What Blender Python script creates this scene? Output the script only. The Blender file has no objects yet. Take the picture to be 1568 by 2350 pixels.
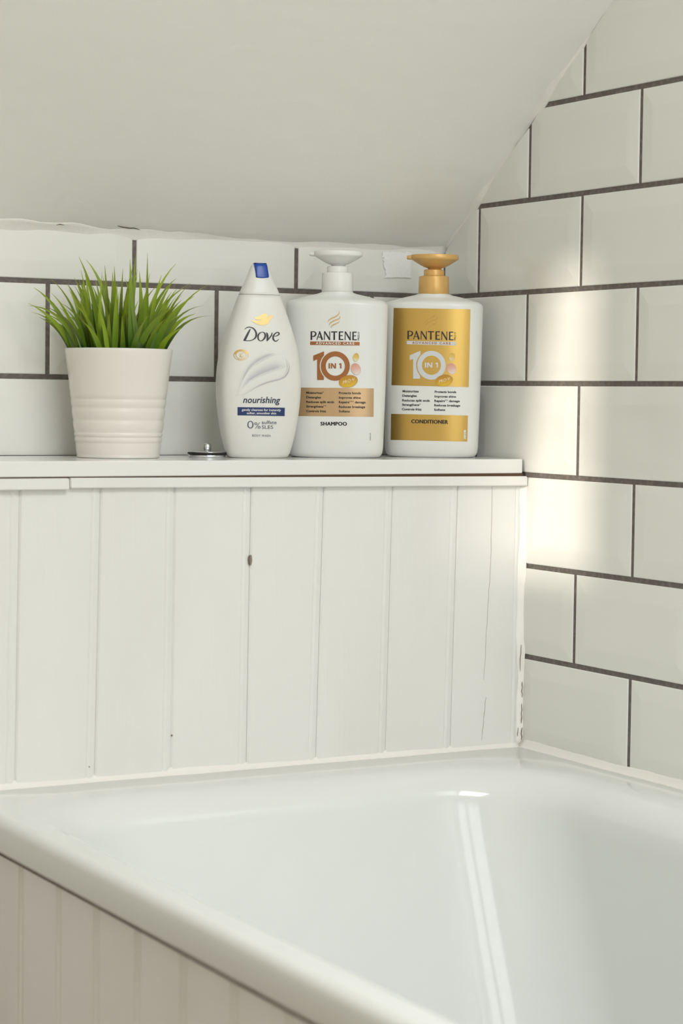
import bpy, bmesh, math, random
from mathutils import Vector, Matrix
random.seed(7)
SC = bpy.context.scene
COL = SC.collection

# ------------------------------------------------------------------ camera
W, H = 1568, 2350
F_PX = 4906.894
YAW, PITCH, ROLL = 0.5157, 0.0543, 0.0128
ZB = 1.083                                   # height of the reference tile joint above the floor
CAM = Vector((-1.4006, -2.2207, -0.1218 + ZB))
_f = Vector((math.sin(YAW)*math.cos(PITCH), math.cos(YAW)*math.cos(PITCH), -math.sin(PITCH)))
_r0 = Vector((math.cos(YAW), -math.sin(YAW), 0))
_u0 = _r0.cross(_f)
RIGHT = _r0*math.cos(ROLL) + _u0*math.sin(ROLL)
UP = -_r0*math.sin(ROLL) + _u0*math.cos(ROLL)
FWD = _f
cd = bpy.data.cameras.new('camera')
cam = bpy.data.objects.new('camera', cd)
COL.objects.link(cam)
cam.matrix_world = Matrix(((RIGHT.x, UP.x, -FWD.x, CAM.x), (RIGHT.y, UP.y, -FWD.y, CAM.y),
                           (RIGHT.z, UP.z, -FWD.z, CAM.z), (0, 0, 0, 1)))
cd.sensor_fit = 'HORIZONTAL'
cd.sensor_width = 24.0
cd.lens = F_PX/W*24.0
cd.clip_start = 0.05
cd.dof.use_dof = True
cd.dof.focus_distance = 2.40
cd.dof.aperture_fstop = 5.6
SC.camera = cam

def ray(u, v):
    return FWD + RIGHT*((u-W/2)/F_PX) - UP*((v-H/2)/F_PX)
def un(u, v, axis, val):                     # pixel -> point on an axis-aligned surface of the room
    d = ray(u, v)
    return CAM + d*((val-CAM[axis])/d[axis])
def pr(p):
    d = Vector(p)-CAM
    z = d.dot(FWD)
    return W/2+F_PX*d.dot(RIGHT)/z, H/2-F_PX*d.dot(UP)/z, z

# ------------------------------------------------------------------ light
SC.view_settings.view_transform = 'Standard'
SC.view_settings.look = 'None'
SC.view_settings.gamma = 1.0
SC.view_settings.use_curve_mapping = False
SC.view_settings.exposure = 0.0
wd = bpy.data.worlds.new('sky'); SC.world = wd; wd.use_nodes = True
bg = wd.node_tree.nodes['Background']
bg.inputs[0].default_value = (0.78, 0.86, 1.0, 1)
bg.inputs[1].default_value = 1.0

def area(name, loc, direction, sx, sy, power, col):
    l = bpy.data.lights.new(name, 'AREA'); l.shape = 'RECTANGLE'; l.size = sx; l.size_y = sy
    l.energy = power; l.color = col
    o = bpy.data.objects.new(name, l); COL.objects.link(o); o.location = loc
    o.rotation_euler = Vector(direction).to_track_quat('-Z', 'Y').to_euler()
    return o
# daylight in the window of the wall behind the camera, and in the roof window
WIN1 = (-1.45, -0.15, 0.75, 1.90)
area('window_daylight', ((WIN1[0]+WIN1[1])/2, -3.425, (WIN1[2]+WIN1[3])/2), (0, 1, -0.02),
     WIN1[1]-WIN1[0], WIN1[3]-WIN1[2], 13.5, (0.985, 1.0, 0.985))
ROOFWIN = (-1.10, -0.10, -2.35, -1.60)
area('roof_window_daylight', ((ROOFWIN[0]+ROOFWIN[1])/2, (ROOFWIN[2]+ROOFWIN[3])/2, 2.32), (0, 0, -1),
     ROOFWIN[1]-ROOFWIN[0], ROOFWIN[3]-ROOFWIN[2], 26, (0.985, 1.0, 0.985))
# low sun through the added slot in the left wall
SUN_AZ, SUN_EL = math.radians(70), math.radians(11)
sd = Vector((math.sin(SUN_AZ)*math.cos(SUN_EL), math.cos(SUN_AZ)*math.cos(SUN_EL), -math.sin(SUN_EL)))
sl = bpy.data.lights.new('sun', 'SUN'); sl.energy = 2.6; sl.angle = math.radians(2.0); sl.color = (1.0, 0.90, 0.79)
so = bpy.data.objects.new('sun', sl); COL.objects.link(so); so.location = (-4, -3, 3)
so.rotation_euler = sd.to_track_quat('-Z', 'Y').to_euler()

# ------------------------------------------------------------------ materials
def srgb(r, g, b):
    f = lambda c: c/12.92 if c <= 0.04045 else ((c+0.055)/1.055)**2.4
    return (f(r/255), f(g/255), f(b/255), 1)
def mat(name, col, rough=0.5, metal=0.0, spec=0.5, bump=None, var=None, coat=0.0):
    """bump = (scale xyz, strength, distance); var = (second colour, noise scale, contrast low, high)"""
    m = bpy.data.materials.new(name); m.use_nodes = True
    nt = m.node_tree; p = nt.nodes['Principled BSDF']
    p.inputs['Base Color'].default_value = col
    p.inputs['Roughness'].default_value = rough
    p.inputs['Metallic'].default_value = metal
    p.inputs['Specular IOR Level'].default_value = spec
    p.inputs['Coat Weight'].default_value = coat
    p.inputs['Coat Roughness'].default_value = 0.05
    geo = nt.nodes.new('ShaderNodeNewGeometry')
    def noise(scale, detail=4):
        mp = nt.nodes.new('ShaderNodeMapping'); mp.inputs['Scale'].default_value = scale
        nt.links.new(geo.outputs['Position'], mp.inputs['Vector'])
        n = nt.nodes.new('ShaderNodeTexNoise'); n.inputs['Scale'].default_value = 1.0
        n.inputs['Detail'].default_value = detail
        nt.links.new(mp.outputs[0], n.inputs['Vector'])
        return n
    if bump:
        n = noise(bump[0]); b = nt.nodes.new('ShaderNodeBump')
        b.inputs['Strength'].default_value = bump[1]; b.inputs['Distance'].default_value = bump[2]
        nt.links.new(n.outputs['Fac'], b.inputs['Height']); nt.links.new(b.outputs[0], p.inputs['Normal'])
    if var:
        n = noise(var[1], 5); r = nt.nodes.new('ShaderNodeMapRange')
        r.inputs['From Min'].default_value = var[2]; r.inputs['From Max'].default_value = var[3]
        mx = nt.nodes.new('ShaderNodeMix'); mx.data_type = 'RGBA'
        mx.inputs[6].default_value = col; mx.inputs[7].default_value = var[0]
        nt.links.new(n.outputs['Fac'], r.inputs['Value']); nt.links.new(r.outputs[0], mx.inputs[0])
        nt.links.new(mx.outputs[2], p.inputs['Base Color'])
    return m
def mat_attr(name, rough, metal=0.0):        # printed colours carried by the mesh
    m = bpy.data.materials.new(name); m.use_nodes = True
    nt = m.node_tree; p = nt.nodes['Principled BSDF']
    a = nt.nodes.new('ShaderNodeAttribute'); a.attribute_name = 'print'
    nt.links.new(a.outputs['Color'], p.inputs['Base Color'])
    p.inputs['Roughness'].default_value = rough; p.inputs['Metallic'].default_value = metal
    return m

M = {}
M['tile'] = mat('glazed_tile', (0.815, 0.815, 0.77, 1), 0.10, bump=((14, 14, 14), 0.06, 0.01))
M['grout'] = mat('dark_grout', srgb(106, 99, 93), 0.9, bump=((900, 900, 900), 0.6, 0.001),
                 var=(srgb(130, 123, 117), (160, 160, 160), 0.45, 0.75))
M['plaster'] = mat('ceiling_paint', (0.92, 0.915, 0.865, 1), 0.55, bump=((30, 55, 30), 0.10, 0.008))
M['wallpaint'] = mat('wall_paint', (0.80, 0.785, 0.745, 1), 0.6)
M['leftpaint'] = mat('beige_wall_paint', (0.80, 0.75, 0.64, 1), 0.6)
M['floor'] = mat('floor_boards', (0.25, 0.19, 0.125, 1), 0.5, var=((0.20, 0.15, 0.095, 1), (4, 60, 4), 0.4, 0.6))
M['plank'] = mat('white_gloss_paint', (0.815, 0.81, 0.78, 1), 0.32, bump=((420, 420, 9), 0.10, 0.0012),
                 var=((0.785, 0.77, 0.735, 1), (9, 9, 3), 0.45, 0.75))
M['shelf'] = mat('white_gloss_board', (0.82, 0.815, 0.79, 1), 0.14)
M['gap'] = mat('gap_shade', (0.10, 0.055, 0.03, 1), 0.9)  # dark colour stands in for the shade inside the slit
M['backing'] = mat('grimy_backing', (0.60, 0.53, 0.43, 1), 0.9)
M['caulk'] = mat('painted_caulk', (0.91, 0.89, 0.84, 1), 0.5, bump=((70, 70, 70), 0.25, 0.004))
M['silicone'] = mat('white_silicone', (0.86, 0.84, 0.79, 1), 0.30)
M['bath'] = mat('bath_acrylic', (0.765, 0.78, 0.76, 1), 0.09, spec=0.5)
M['pot'] = mat('cream_ceramic', (0.80, 0.765, 0.71, 1), 0.22, bump=((60, 60, 160), 0.04, 0.004))
M['soil'] = mat('dark_soil', (0.03, 0.03, 0.02, 1), 0.95)
M['chrome'] = mat('chrome', (0.72, 0.74, 0.76, 1), 0.16, metal=1.0)
M['rubber'] = mat('black_rubber', (0.012, 0.012, 0.012, 1), 0.5)
M['bottle'] = mat('white_bottle_plastic', (0.775, 0.785, 0.755, 1), 0.33)
M['bottle_b'] = mat('cream_bottle_plastic', (0.765, 0.76, 0.72, 1), 0.36)
M['pump'] = mat('white_pump_plastic', (0.83, 0.825, 0.80, 1), 0.25)
M['goldpump'] = mat('gold_pump_plastic', (0.72, 0.44, 0.15, 1), 0.30, metal=0.25)
M['gold'] = mat('gold_foil', (0.53, 0.345, 0.095, 1), 0.33, metal=0.88)
M['tan'] = mat('tan_foil', (0.52, 0.35, 0.19, 1), 0.32, metal=0.6)
M['copper'] = mat('copper_print', (0.34, 0.125, 0.035, 1), 0.35, metal=0.3)
M['black'] = mat('black_print', (0.012, 0.011, 0.012, 1), 0.4)
M['navy'] = mat('navy_print', (0.012, 0.022, 0.07, 1), 0.4)
M['navyband'] = mat('navy_band', (0.008, 0.03, 0.13, 1), 0.35)
M['slate'] = mat('slate_print', (0.06, 0.075, 0.12, 1), 0.4)
M['white'] = mat('white_print', (0.80, 0.81, 0.80, 1), 0.4)
M['silver'] = mat('pale_print', (0.62, 0.645, 0.66, 1), 0.4)
M['goldline'] = mat('gold_line_print', (0.60, 0.40, 0.14, 1), 0.30, metal=0.6)
M['goldbird'] = mat('gold_bird_print', (0.68, 0.49, 0.20, 1), 0.35, metal=0.4)
M['goldshade'] = mat('embossed_gold', (0.55, 0.36, 0.12, 1), 0.22, metal=0.85)
M['cream'] = mat('cream_print', (0.85, 0.72, 0.45, 1), 0.4)
M['blue'] = mat('blue_cap_plastic', (0.005, 0.060, 0.36, 1), 0.30)
M['print'] = mat_attr('printed_gradient', 0.36)
M['crack'] = mat('dark_crack', (0.16, 0.13, 0.10, 1), 0.9)
M['hairline'] = mat('hairline_split', (0.40, 0.35, 0.29, 1), 0.9)
M['grime_shade'] = mat('seam_grime_shade', (0.26, 0.22, 0.19, 1), 0.8, var=((0.16, 0.13, 0.11, 1), (6, 14, 6), 0.4, 0.65))  # seam dirt and the shade of the gap in one colour
M['chip'] = mat('bare_wood_chip', (0.30, 0.25, 0.2, 1), 0.9)
M['smear'] = mat('white_paint_smear', (0.93, 0.93, 0.92, 1), 0.25, bump=((300, 300, 300), 0.4, 0.002))

def leaf_material():
    m = bpy.data.materials.new('grass_blade'); m.use_nodes = True
    nt = m.node_tree; p = nt.nodes['Principled BSDF']
    oi = nt.nodes.new('ShaderNodeObjectInfo')
    r = nt.nodes.new('ShaderNodeValToRGB')
    e = r.color_ramp.elements
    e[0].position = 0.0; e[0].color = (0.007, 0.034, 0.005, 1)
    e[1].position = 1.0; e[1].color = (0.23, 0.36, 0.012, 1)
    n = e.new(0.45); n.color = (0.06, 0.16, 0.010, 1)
    nt.links.new(oi.outputs['Random'], r.inputs[0])
    at = nt.nodes.new('ShaderNodeAttribute'); at.attribute_name = 'along'
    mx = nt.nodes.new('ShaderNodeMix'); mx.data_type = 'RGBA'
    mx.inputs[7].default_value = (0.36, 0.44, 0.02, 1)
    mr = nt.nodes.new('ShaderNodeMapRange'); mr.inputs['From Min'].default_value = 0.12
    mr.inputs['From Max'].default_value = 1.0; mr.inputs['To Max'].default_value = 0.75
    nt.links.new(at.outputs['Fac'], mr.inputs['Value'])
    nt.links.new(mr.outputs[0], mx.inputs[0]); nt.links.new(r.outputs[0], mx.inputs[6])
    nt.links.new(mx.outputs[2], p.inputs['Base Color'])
    p.inputs['Roughness'].default_value = 0.42
    p.inputs['Transmission Weight'].default_value = 0.0
    return m
M['leaf'] = leaf_material()

# ------------------------------------------------------------------ helpers
def obj(name, me, material=None, parent=None):
    o = bpy.data.objects.new(name, me); COL.objects.link(o)
    if material is not None and not me.materials: me.materials.append(material)
    if parent is not None: o.parent = parent
    return o
def mesh(name, verts, faces, smooth=False):
    me = bpy.data.meshes.new(name); me.from_pydata([tuple(v) for v in verts], [], faces); me.update()
    if smooth: me.polygons.foreach_set('use_smooth', [True]*len(me.polygons))
    return me
def bm_mesh(name, bm, smooth=False):
    me = bpy.data.meshes.new(name); bm.normal_update(); bm.to_mesh(me); bm.free()
    if smooth: me.polygons.foreach_set('use_smooth', [True]*len(me.polygons))
    return me
def tag(o, label, cat=None, group=None, kind=None):
    o['label'] = label
    if cat: o['category'] = cat
    if group: o['group'] = group
    if kind: o['kind'] = kind
    return o
def empty(name, loc, rz=0.0):
    o = bpy.data.objects.new(name, None); COL.objects.link(o); o.location = loc
    o.rotation_euler = (0, 0, rz); o.empty_display_size = 0.05
    return o
def box(name, x0, x1, y0, y1, z0, z1, material, parent=None, bevel=0.0, seg=2):
    bm = bmesh.new(); bmesh.ops.create_cube(bm, size=1)
    for v in bm.verts:
        v.co = ((x0+x1)/2+v.co.x*(x1-x0), (y0+y1)/2+v.co.y*(y1-y0), (z0+z1)/2+v.co.z*(z1-z0))
    if bevel: bmesh.ops.bevel(bm, geom=bm.edges[:], offset=bevel, segments=seg, affect='EDGES', profile=0.5)
    return obj(name, bm_mesh(name, bm), material, parent)
def rings(loops, close_start=False, close_end=False):
    """verts, faces of stacked closed loops with equal counts"""
    v = [p for l in loops for p in l]; n = len(loops[0]); f = []
    for i in range(len(loops)-1):
        for j in range(n):
            a, b = i*n+j, i*n+(j+1) % n
            f.append((a, b, b+n, a+n))
    if close_start: f.append(tuple(reversed(range(n))))
    if close_end: f.append(tuple(range((len(loops)-1)*n, len(loops)*n)))
    return v, f
def lathe(profile, n=48, centre=(0, 0), sx=1.0, sy=1.0, c0=False, c1=False):
    lp = [[(centre[0]+r*sx*math.cos(2*math.pi*k/n), centre[1]+r*sy*math.sin(2*math.pi*k/n), z) for k in range(n)]
          for r, z in profile]
    return rings(lp, c0, c1)
def catmull(pts, n=8):
    out = []
    P = [pts[0]]+list(pts)+[pts[-1]]
    for i in range(1, len(P)-2):
        for k in range(n):
            t = k/n
            out.append(tuple(0.5*((2*P[i][d])+(-P[i-1][d]+P[i+1][d])*t+(2*P[i-1][d]-5*P[i][d]+4*P[i+1][d]-P[i+2][d])*t*t
                       + (-P[i-1][d]+3*P[i][d]-3*P[i+1][d]+P[i+2][d])*t**3) for d in range(len(P[0]))))
    out.append(tuple(pts[-1]))
    return out

# ------------------------------------------------------------------ room shell
XL, YF, ZC = -2.0, -3.4, 2.3                  # left wall, front wall, flat ceiling
ZCE = 0.057+ZB                               # sloping ceiling meets the back wall here
SLOPE = 0.762
YK = -(ZC-ZCE)/SLOPE                         # slope ends in the flat ceiling
ZRIM = -0.525+ZB
ZSH = -0.192+ZB                              # shelf top
YP = -0.180                                  # face of the boarded ledge
T = 0.09
def S(o, label):
    tag(o, label, 'building', None, 'structure'); del o['category']
    return o
S(box('floor', XL-T, T, YF-T, T, -0.05, 0.0, M['floor']), 'brown boarded floor of the bathroom')
# back wall, right wall: bedding of dark grout that carries the tiles
GR = 0.0009
wall_back = S(box('wall_back', XL-T, T+0.1, GR, T, 0.0, ZCE+0.25, M['grout']), 'dark grouted back wall behind the bottles')
wall_right = S(box('wall_right', GR, T, YF-T, GR, 0.0, ZC+0.25, M['grout']), 'dark grouted right wall beside the bath')
S(box('wall_trim', -0.012, GR, YF, -2.02, 0.0, ZC, M['wallpaint']), 'plain painted lining of the right wall beyond the tiles').name = 'wall_lining'

# sloping ceiling with flat part behind (roof window opening in the flat part)
bm = bmesh.new()
def quad(bm, pts):
    bm.faces.new([bm.verts.new(p) for p in pts])
nx, ny = 24, 24
gv = {}
for i in range(nx+1):
    for j in range(ny+1):
        x = XL-T+(T-XL+T)*i/nx; y = 0.05+(YK-0.05)*j/ny
        z = ZCE-y*SLOPE
        if 0 < j < ny: z += 0.0018*math.sin(x*9+y*5)+0.0012*math.sin(y*23+x*3)
        gv[i, j] = bm.verts.new((x, y, z))
for i in range(nx):
    for j in range(ny):
        bm.faces.new((gv[i, j], gv[i+1, j], gv[i+1, j+1], gv[i, j+1]))
x0, x1, y0, y1 = XL-T, T, YF-T, YK
rx0, rx1, ry0, ry1 = ROOFWIN
for a, b, c, d in ((x0, rx0, y0, y1), (rx1, x1, y0, y1), (rx0, rx1, y0, ry0), (rx0, rx1, ry1, y1)):
    quad(bm, [(a, c, ZC), (b, c, ZC), (b, d, ZC), (a, d, ZC)])
me = bm_mesh('ceiling', bm, True)
ceiling = obj('ceiling', me, M['plaster'])
sm = ceiling.modifiers.new('thickness', 'SOLIDIFY'); sm.thickness = 0.06; sm.offset = -1.0
S(ceiling, 'white painted sloping attic ceiling above the ledge')
# front wall with its window, left wall with the added sun slot
def wall_with_hole(name, plane, at, thick, a0, a1, b0, b1, hole, material):
    bm = bmesh.new()
    h0, h1, k0, k1 = hole
    for p, q, r, s in ((a0, h0, b0, b1), (h1, a1, b0, b1), (h0, h1, b0, k0), (h0, h1, k1, b1)):
        r0 = bmesh.ops.create_cube(bm, size=1)['verts']
        for v in r0:
            A = (p+q)/2+v.co.x*(q-p); B = (r+s)/2+v.co.z*(s-r); C = at+thick*(v.co.y+0.5)
            v.co = (A, C, B) if plane == 'y' else (C, A, B)
    return obj(name, bm_mesh(name, bm), material)
S(wall_with_hole('wall_front', 'y', YF-T, T, XL-T, T, 0, ZC+0.02, WIN1, M['wallpaint']), 'painted wall behind the camera with the window')
# added unseen slot shapes the sun: its patch on the right wall has these corners (y, z)
PATCH = [(-0.338, 0.760), (-0.150, 0.760), (-0.232, 1.118), (-0.338, 1.118)]
tb = -XL/sd.x
SLOT = [(y-sd.y*tb, z-sd.z*tb) for y, z in PATCH]
def wall_with_quad(name, x, thick, a0, a1, b0, b1, q, material):
    oc = [(a0, b0), (a1, b0), (a1, b1), (a0, b1)]
    v = [(xx, p[0], p[1]) for xx in (x, x-thick) for p in oc+list(q)]; f = []
    for i in range(4):
        j = (i+1) % 4
        f += [(i, j, 4+j, 4+i), (8+i, 12+i, 12+j, 8+j), (4+i, 4+j, 12+j, 12+i), (i, 8+i, 8+j, j)]
    return obj(name, mesh(name, v, f), material)
S(wall_with_quad('wall_left', XL, T, YF-T, T, 0, ZC+0.02, SLOT, M['leftpaint']), 'painted left wall with an added slot for the sun')
def window(name, plane, at, hole, label):
    bm = bmesh.new(); h0, h1, k0, k1 = hole; w = 0.03
    hm = h0+(h1-h0)*0.60
    for p, q, r, s in ((h0-w, h0, k0-w, k1+w), (h1, h1+w, k0-w, k1+w), (h0, h1, k0-w, k0), (h0, h1, k1, k1+w), (hm-0.09, hm+0.09, k0, k1)):
        for v in bmesh.ops.create_cube(bm, size=1)['verts']:
            A = (p+q)/2+v.co.x*(q-p); B = (r+s)/2+v.co.z*(s-r); C = at+0.02*v.co.y
            v.co = (A, C, B) if plane == 'y' else (C, A, B)
    o = obj(name, bm_mesh(name, bm), M['shelf']); S(o, label); return o
window('window_1', 'y', YF+0.01, WIN1, 'white window frame in the wall behind the camera')
c_ = (sum(p[0] for p in SLOT)/4, sum(p[1] for p in SLOT)/4)
big = [(c_[0]+(p[0]-c_[0])*1.35, c_[1]+(p[1]-c_[1])*1.15) for p in SLOT]
v = [(xx, p[0], p[1]) for xx in (XL+0.02, XL-0.001) for p in big+SLOT]; f = []
for i in range(4):
    j = (i+1) % 4
    f += [(i, j, 4+j, 4+i), (4+i, 4+j, 12+j, 12+i), (i, 8+i, 8+j, j)]
S(obj('sun_slot_frame', mesh('sun_slot_frame', v, f), M['shelf']), 'white frame of the added sun slot in the left wall')

# ------------------------------------------------------------------ metro tiles
PX, PZ = 0.2071, 0.105
JV, JH = 0.0052, 0.0058                      # joint widths
TW, TH = PX-JV, PZ-JH
def tile_bm(w, h):
    """bevelled tile in its own frame: x along wall, z up, front is -y"""
    bm = bmesh.new()
    b = 0.017; r = 0.0016
    def L(dx, y): return [bm.verts.new((sx*(w/2-dx), y, sz*(h/2-dx))) for sx, sz in ((-1, -1), (1, -1), (1, 1), (-1, 1))]
    lo = [L(0, 0.006), L(0, 0.0004), L(0.0009, -0.0003), L(b, -r), L(b+0.003, -r-0.0002)]
    for i in range(len(lo)-1):
        for k in range(4):
            bm.faces.new((lo[i][k], lo[i][(k+1) % 4], lo[i+1][(k+1) % 4], lo[i+1][k]))
    bm.faces.new(lo[-1])
    return bm
tile_me = bm_mesh('tile', tile_bm(TW, TH)); tile_me.materials.append(M['tile'])
def cut_tile(w, h, planes):
    bm = tile_bm(w, h)
    for co, no in planes:
        g = bm.verts[:]+bm.edges[:]+bm.faces[:]
        bmesh.ops.bisect_plane(bm, geom=g, plane_co=co, plane_no=no, clear_outer=True)
        be = [e for e in bm.edges if e.is_boundary and all(abs((v.co-Vector(co)).dot(Vector(no).normalized())) < 1e-6 for v in e.verts)]
        if be:
            try: bmesh.ops.contextual_create(bm, geom=be)
            except Exception: pass
    if len(bm.faces) < 3: bm.free(); return None
    if max(f.calc_area() for f in bm.faces) < 4e-5: bm.free(); return None
    me = bm_mesh('tile', bm); me.materials.append(M['tile']); return me
# back wall: joints of row k at X = -0.4139 + i*PX (rows above z=0, 2 below...) shifted by half
def add_tile(wall, me, loc, rz):
    o = bpy.data.objects.new('tile', me); COL.objects.link(o); o.parent = wall
    o.location = loc; o.rotation_euler = (random.uniform(-.0012, .0012), random.uniform(-.0012, .0012), rz+random.uniform(-.0022, .0022))
    return o
for row in (-2, -1, 0):
    zc = (row+0.5)*PZ+ZB
    off = -0.4139 if row % 2 == 0 else -0.4139-PX/2
    for i in range(-9, 4):
        xc = off+PX*(i+0.5)
        pl = []
        if xc-TW/2 > -0.003: continue
        if xc+TW/2 < XL: continue
        if xc+TW/2 > -0.002: pl.append(((-0.002-xc, 0, 0), (1, 0, 0)))
        if zc+TH/2 > ZCE-0.001: pl.append(((0, 0, ZCE-0.001-zc), (0, 0, 1)))
        if zc-TH/2 < ZSH: pl.append(((0, 0, ZSH-zc+0.0005), (0, 0, -1)))
        me = tile_me if not pl else cut_tile(TW, TH, pl)
        if me: add_tile(wall_back, me, (xc, 0, zc), 0)
# right wall (its tiles turned by -90 degrees: local x runs to -Y ... front faces -X)
YT_END = -2.02
for row in range(-6, 12):
    zc = (row+0.5)*PZ+ZB
    base = -0.0733-(PX/2 if row % 2 == 0 else 0) + (PX if row % 2 == 0 else 0)
    # joints at base - k*PX
    base = -0.0733 if row % 2 == 0 else -0.0733-PX/2
    for k in range(-1, 11):
        yc = base-PX*(k+0.5)
        pl = []
        # local x = -Y direction (rotation -90 deg about z maps +x to -y, -y(front) to -x)
        if yc-TW/2 > -0.002 or yc+TW/2 < YT_END: continue
        if yc+TW/2 > -0.002: pl.append(((yc+0.002, 0, 0), (-1, 0, 0)))
        if yc-TW/2 < YT_END: pl.append(((yc-YT_END, 0, 0), (1, 0, 0)))
        if zc-TH/2 > min(ZC, ZCE-SLOPE*(yc-TW/2)): continue
        if zc+TH/2 < ZRIM-0.006: continue
        if zc-TH/2 < ZRIM-0.006: pl.append(((0, 0, ZRIM-0.006-zc), (0, 0, -1)))
        if zc+TH/2 > ZCE-SLOPE*(yc+TW/2)-0.004:
            pl.append(((0, 0, ZCE-SLOPE*yc-0.003-zc), (-SLOPE, 0, 1)))
        if zc+TH/2 > ZC: pl.append(((0, 0, ZC-zc), (0, 0, 1)))
        me = tile_me if not pl else cut_tile(TW, TH, pl)
        if me: add_tile(wall_right, me, (0, yc, zc), -math.pi/2)

# white paint smear on the back tile behind the gold pump
rs = random.Random(3)
out = []
for k in range(48):
    t = k/48*4; s = int(t); q = t-s
    a, b = [((880, 578), (944, 580)), ((944, 580), (943, 637)), ((943, 637), (884, 637)), ((884, 637), (880, 578))][s]
    u = a[0]+(b[0]-a[0])*q; v = a[1]+(b[1]-a[1])*q
    j = {0: 3.5, 1: 0.7, 2: 1.0, 3: 5}[s]
    out.append(un(u+rs.uniform(-j, j), v+rs.uniform(-j, j)*0.6, 1, -0.0029))
vs = list(out)+[p+Vector((0, 0.0004, 0)) for p in out]
n = len(out)
fs = [tuple(range(n))]+[(i, i+n, (i+1) % n+n, (i+1) % n) for i in range(n)]
obj('paint_smear', mesh('paint_smear', vs, fs), M['smear'], wall_back)

# ------------------------------------------------------------------ caulk beads
def bead(name, path, da, db, r, jit, label, material, seed=1, closed=True):
    """filled corner bead along path; da and db point out along the two surfaces"""
    rr = random.Random(seed); da = Vector(da); db = Vector(db); loops = []
    ph = [rr.uniform(0, 6.28) for _ in range(6)]
    for i, p in enumerate(path):
        s = i*0.42
        ra = r[0]*(1+jit*(0.5*math.sin(s*0.9+ph[0])+0.35*math.sin(s*2.3+ph[1])+0.2*rr.uniform(-1, 1)))
        rb = r[1]*(1+jit*(0.5*math.sin(s*0.7+ph[2])+0.35*math.sin(s*1.9+ph[3])+0.2*rr.uniform(-1, 1)))
        p = Vector(p); lp = [p-da*0.002-db*0.002, p+da*ra-db*0.001]
        for t in (0.0, 0.2, 0.4, 0.6, 0.8, 1.0):
            ca = ra*((1-t)**1.35); cb = rb*(t**1.35)
            ca = ca*0.9+0.1*ra*(1-t); cb = cb*0.9+0.1*rb*t
            lp.append(p+da*ca+db*cb)
        lp.append(p+db*rb-da*0.001)
        loops.append(lp)
    v, f = rings(loops, True, True)
    o = obj(name, mesh(name, v, f, True), material)
    S(o, label); return o
def lin(a, b, step=0.012):
    a = Vector(a); b = Vector(b); n = max(2, int((b-a).length/step))
    return [a.lerp(b, i/n) for i in range(n+1)]
sl_dir = Vector((0, -1, SLOPE)).normalized()
bead('trim_1', lin((XL, 0, ZCE), (0, 0, ZCE)), sl_dir, (0, 0, -1), (0.010, 0.0065), 0.5,
     'cream painted caulk bead where the ceiling meets the back wall', M['caulk'], 2)
bead('trim_2', lin((0, -0.002, ZCE+0.002), (0, YK, ZC), 0.010), Vector((-1, 0, 0)), Vector((0, 0.606, -0.795)),
     (0.012, 0.0125), 0.85, 'wavy white caulk bead between sloping ceiling and right wall', M['caulk'], 5)
bead('trim_3', lin((XL, YP+0.001, ZRIM), (-0.001, YP+0.001, ZRIM)), (0, -1, 0), (0, 0, 1), (0.006, 0.0070), 0.22,
     'white silicone bead between bath rim and boarded ledge', M['silicone'], 8).scale = (1, 1, 1)
bead('trim_4', lin((-0.001, YP, ZRIM), (-0.001, -1.80, ZRIM)), (-1, 0, 0), (0, 0, 1), (0.0065, 0.008), 0.16,
     'white silicone bead between bath rim and right wall tiles', M['silicone'], 9)
bead('trim_5', lin((-0.001, YP, ZRIM), (-0.001, YP, -0.2145+ZB)), (-1, 0, 0), (0, -1, 0), (0.0075, 0.004), 0.5,
     'white caulk bead in the corner of boarded ledge and right wall', M['caulk'], 12)

# ------------------------------------------------------------------ boarded ledge
ledge = S(box('wall_ledge', XL, -0.002, YP+0.007, -0.001, 0.0, -0.2085+ZB, M['backing']), 'boxed ledge faced with white tongue and groove boards')
TOPB, BOTB = -0.215+ZB, ZRIM-0.002
jt = [(46, 1123, 35, 1790), (232, 1123, 218, 1780), (402, 1123, 393, 1765), (578, 1123, 567, 1750),
      (745, 1123, 726, 1740), (903, 1120, 886, 1730), (1053, 1118, 1035, 1720)]
joints = [(un(a, b, 1, YP).x, un(c, d, 1, YP).x) for a, b, c, d in jt]
joints.append((-0.0035, -0.0045))
while joints[0][0] > XL+0.02:
    a, b = joints[0]; joints.insert(0, (max(a-0.089, XL), max(b-0.089, XL)))
def plank_mesh(xa, xb, zt, zb, yface, depth=0.007, deep=1.0):
    """xa, xb = (top, bottom) positions of left and right edge; bead and groove on the right edge"""
    prof = [('L', 0.00005, depth), ('L', 0.00005, 0.0016), ('L', 0.0020, 0.0), ('R', 0.0108, 0.0), ('R', 0.0098, 0.0007),
            ('R', 0.0086, 0.0001), ('R', 0.0066, -0.0004), ('R', 0.0042, 0.0002), ('R', 0.0020, 0.0008), ('R', 0.00012, 0.0018), ('R', 0.00012, depth)]
    nz = 2; loops = []
    for s in range(nz):
        t = s/(nz-1); z = zt+(zb-zt)*t
        l = xa[0]+(xa[1]-xa[0])*t; r = xb[0]+(xb[1]-xb[0])*t
        loops.append([Vector(((l+d if k == 'L' else r-d), yface+(y*deep if abs(y) < 0.004 else y), z)) for k, d, y in prof])
    n = len(prof); v = [p for lp in loops for p in lp]; f = []
    for s in range(nz-1):
        for j in range(n):
            f.append((s*n+j, s*n+(j+1) % n, (s+1)*n+(j+1) % n, (s+1)*n+j))
    f.append(tuple(range(n))[::-1]); f.append(tuple(range((nz-1)*n, nz*n)))
    return v, [tuple(reversed(q)) for q in f]
XB0 = -0.690                                 # outer side of the bath
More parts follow.
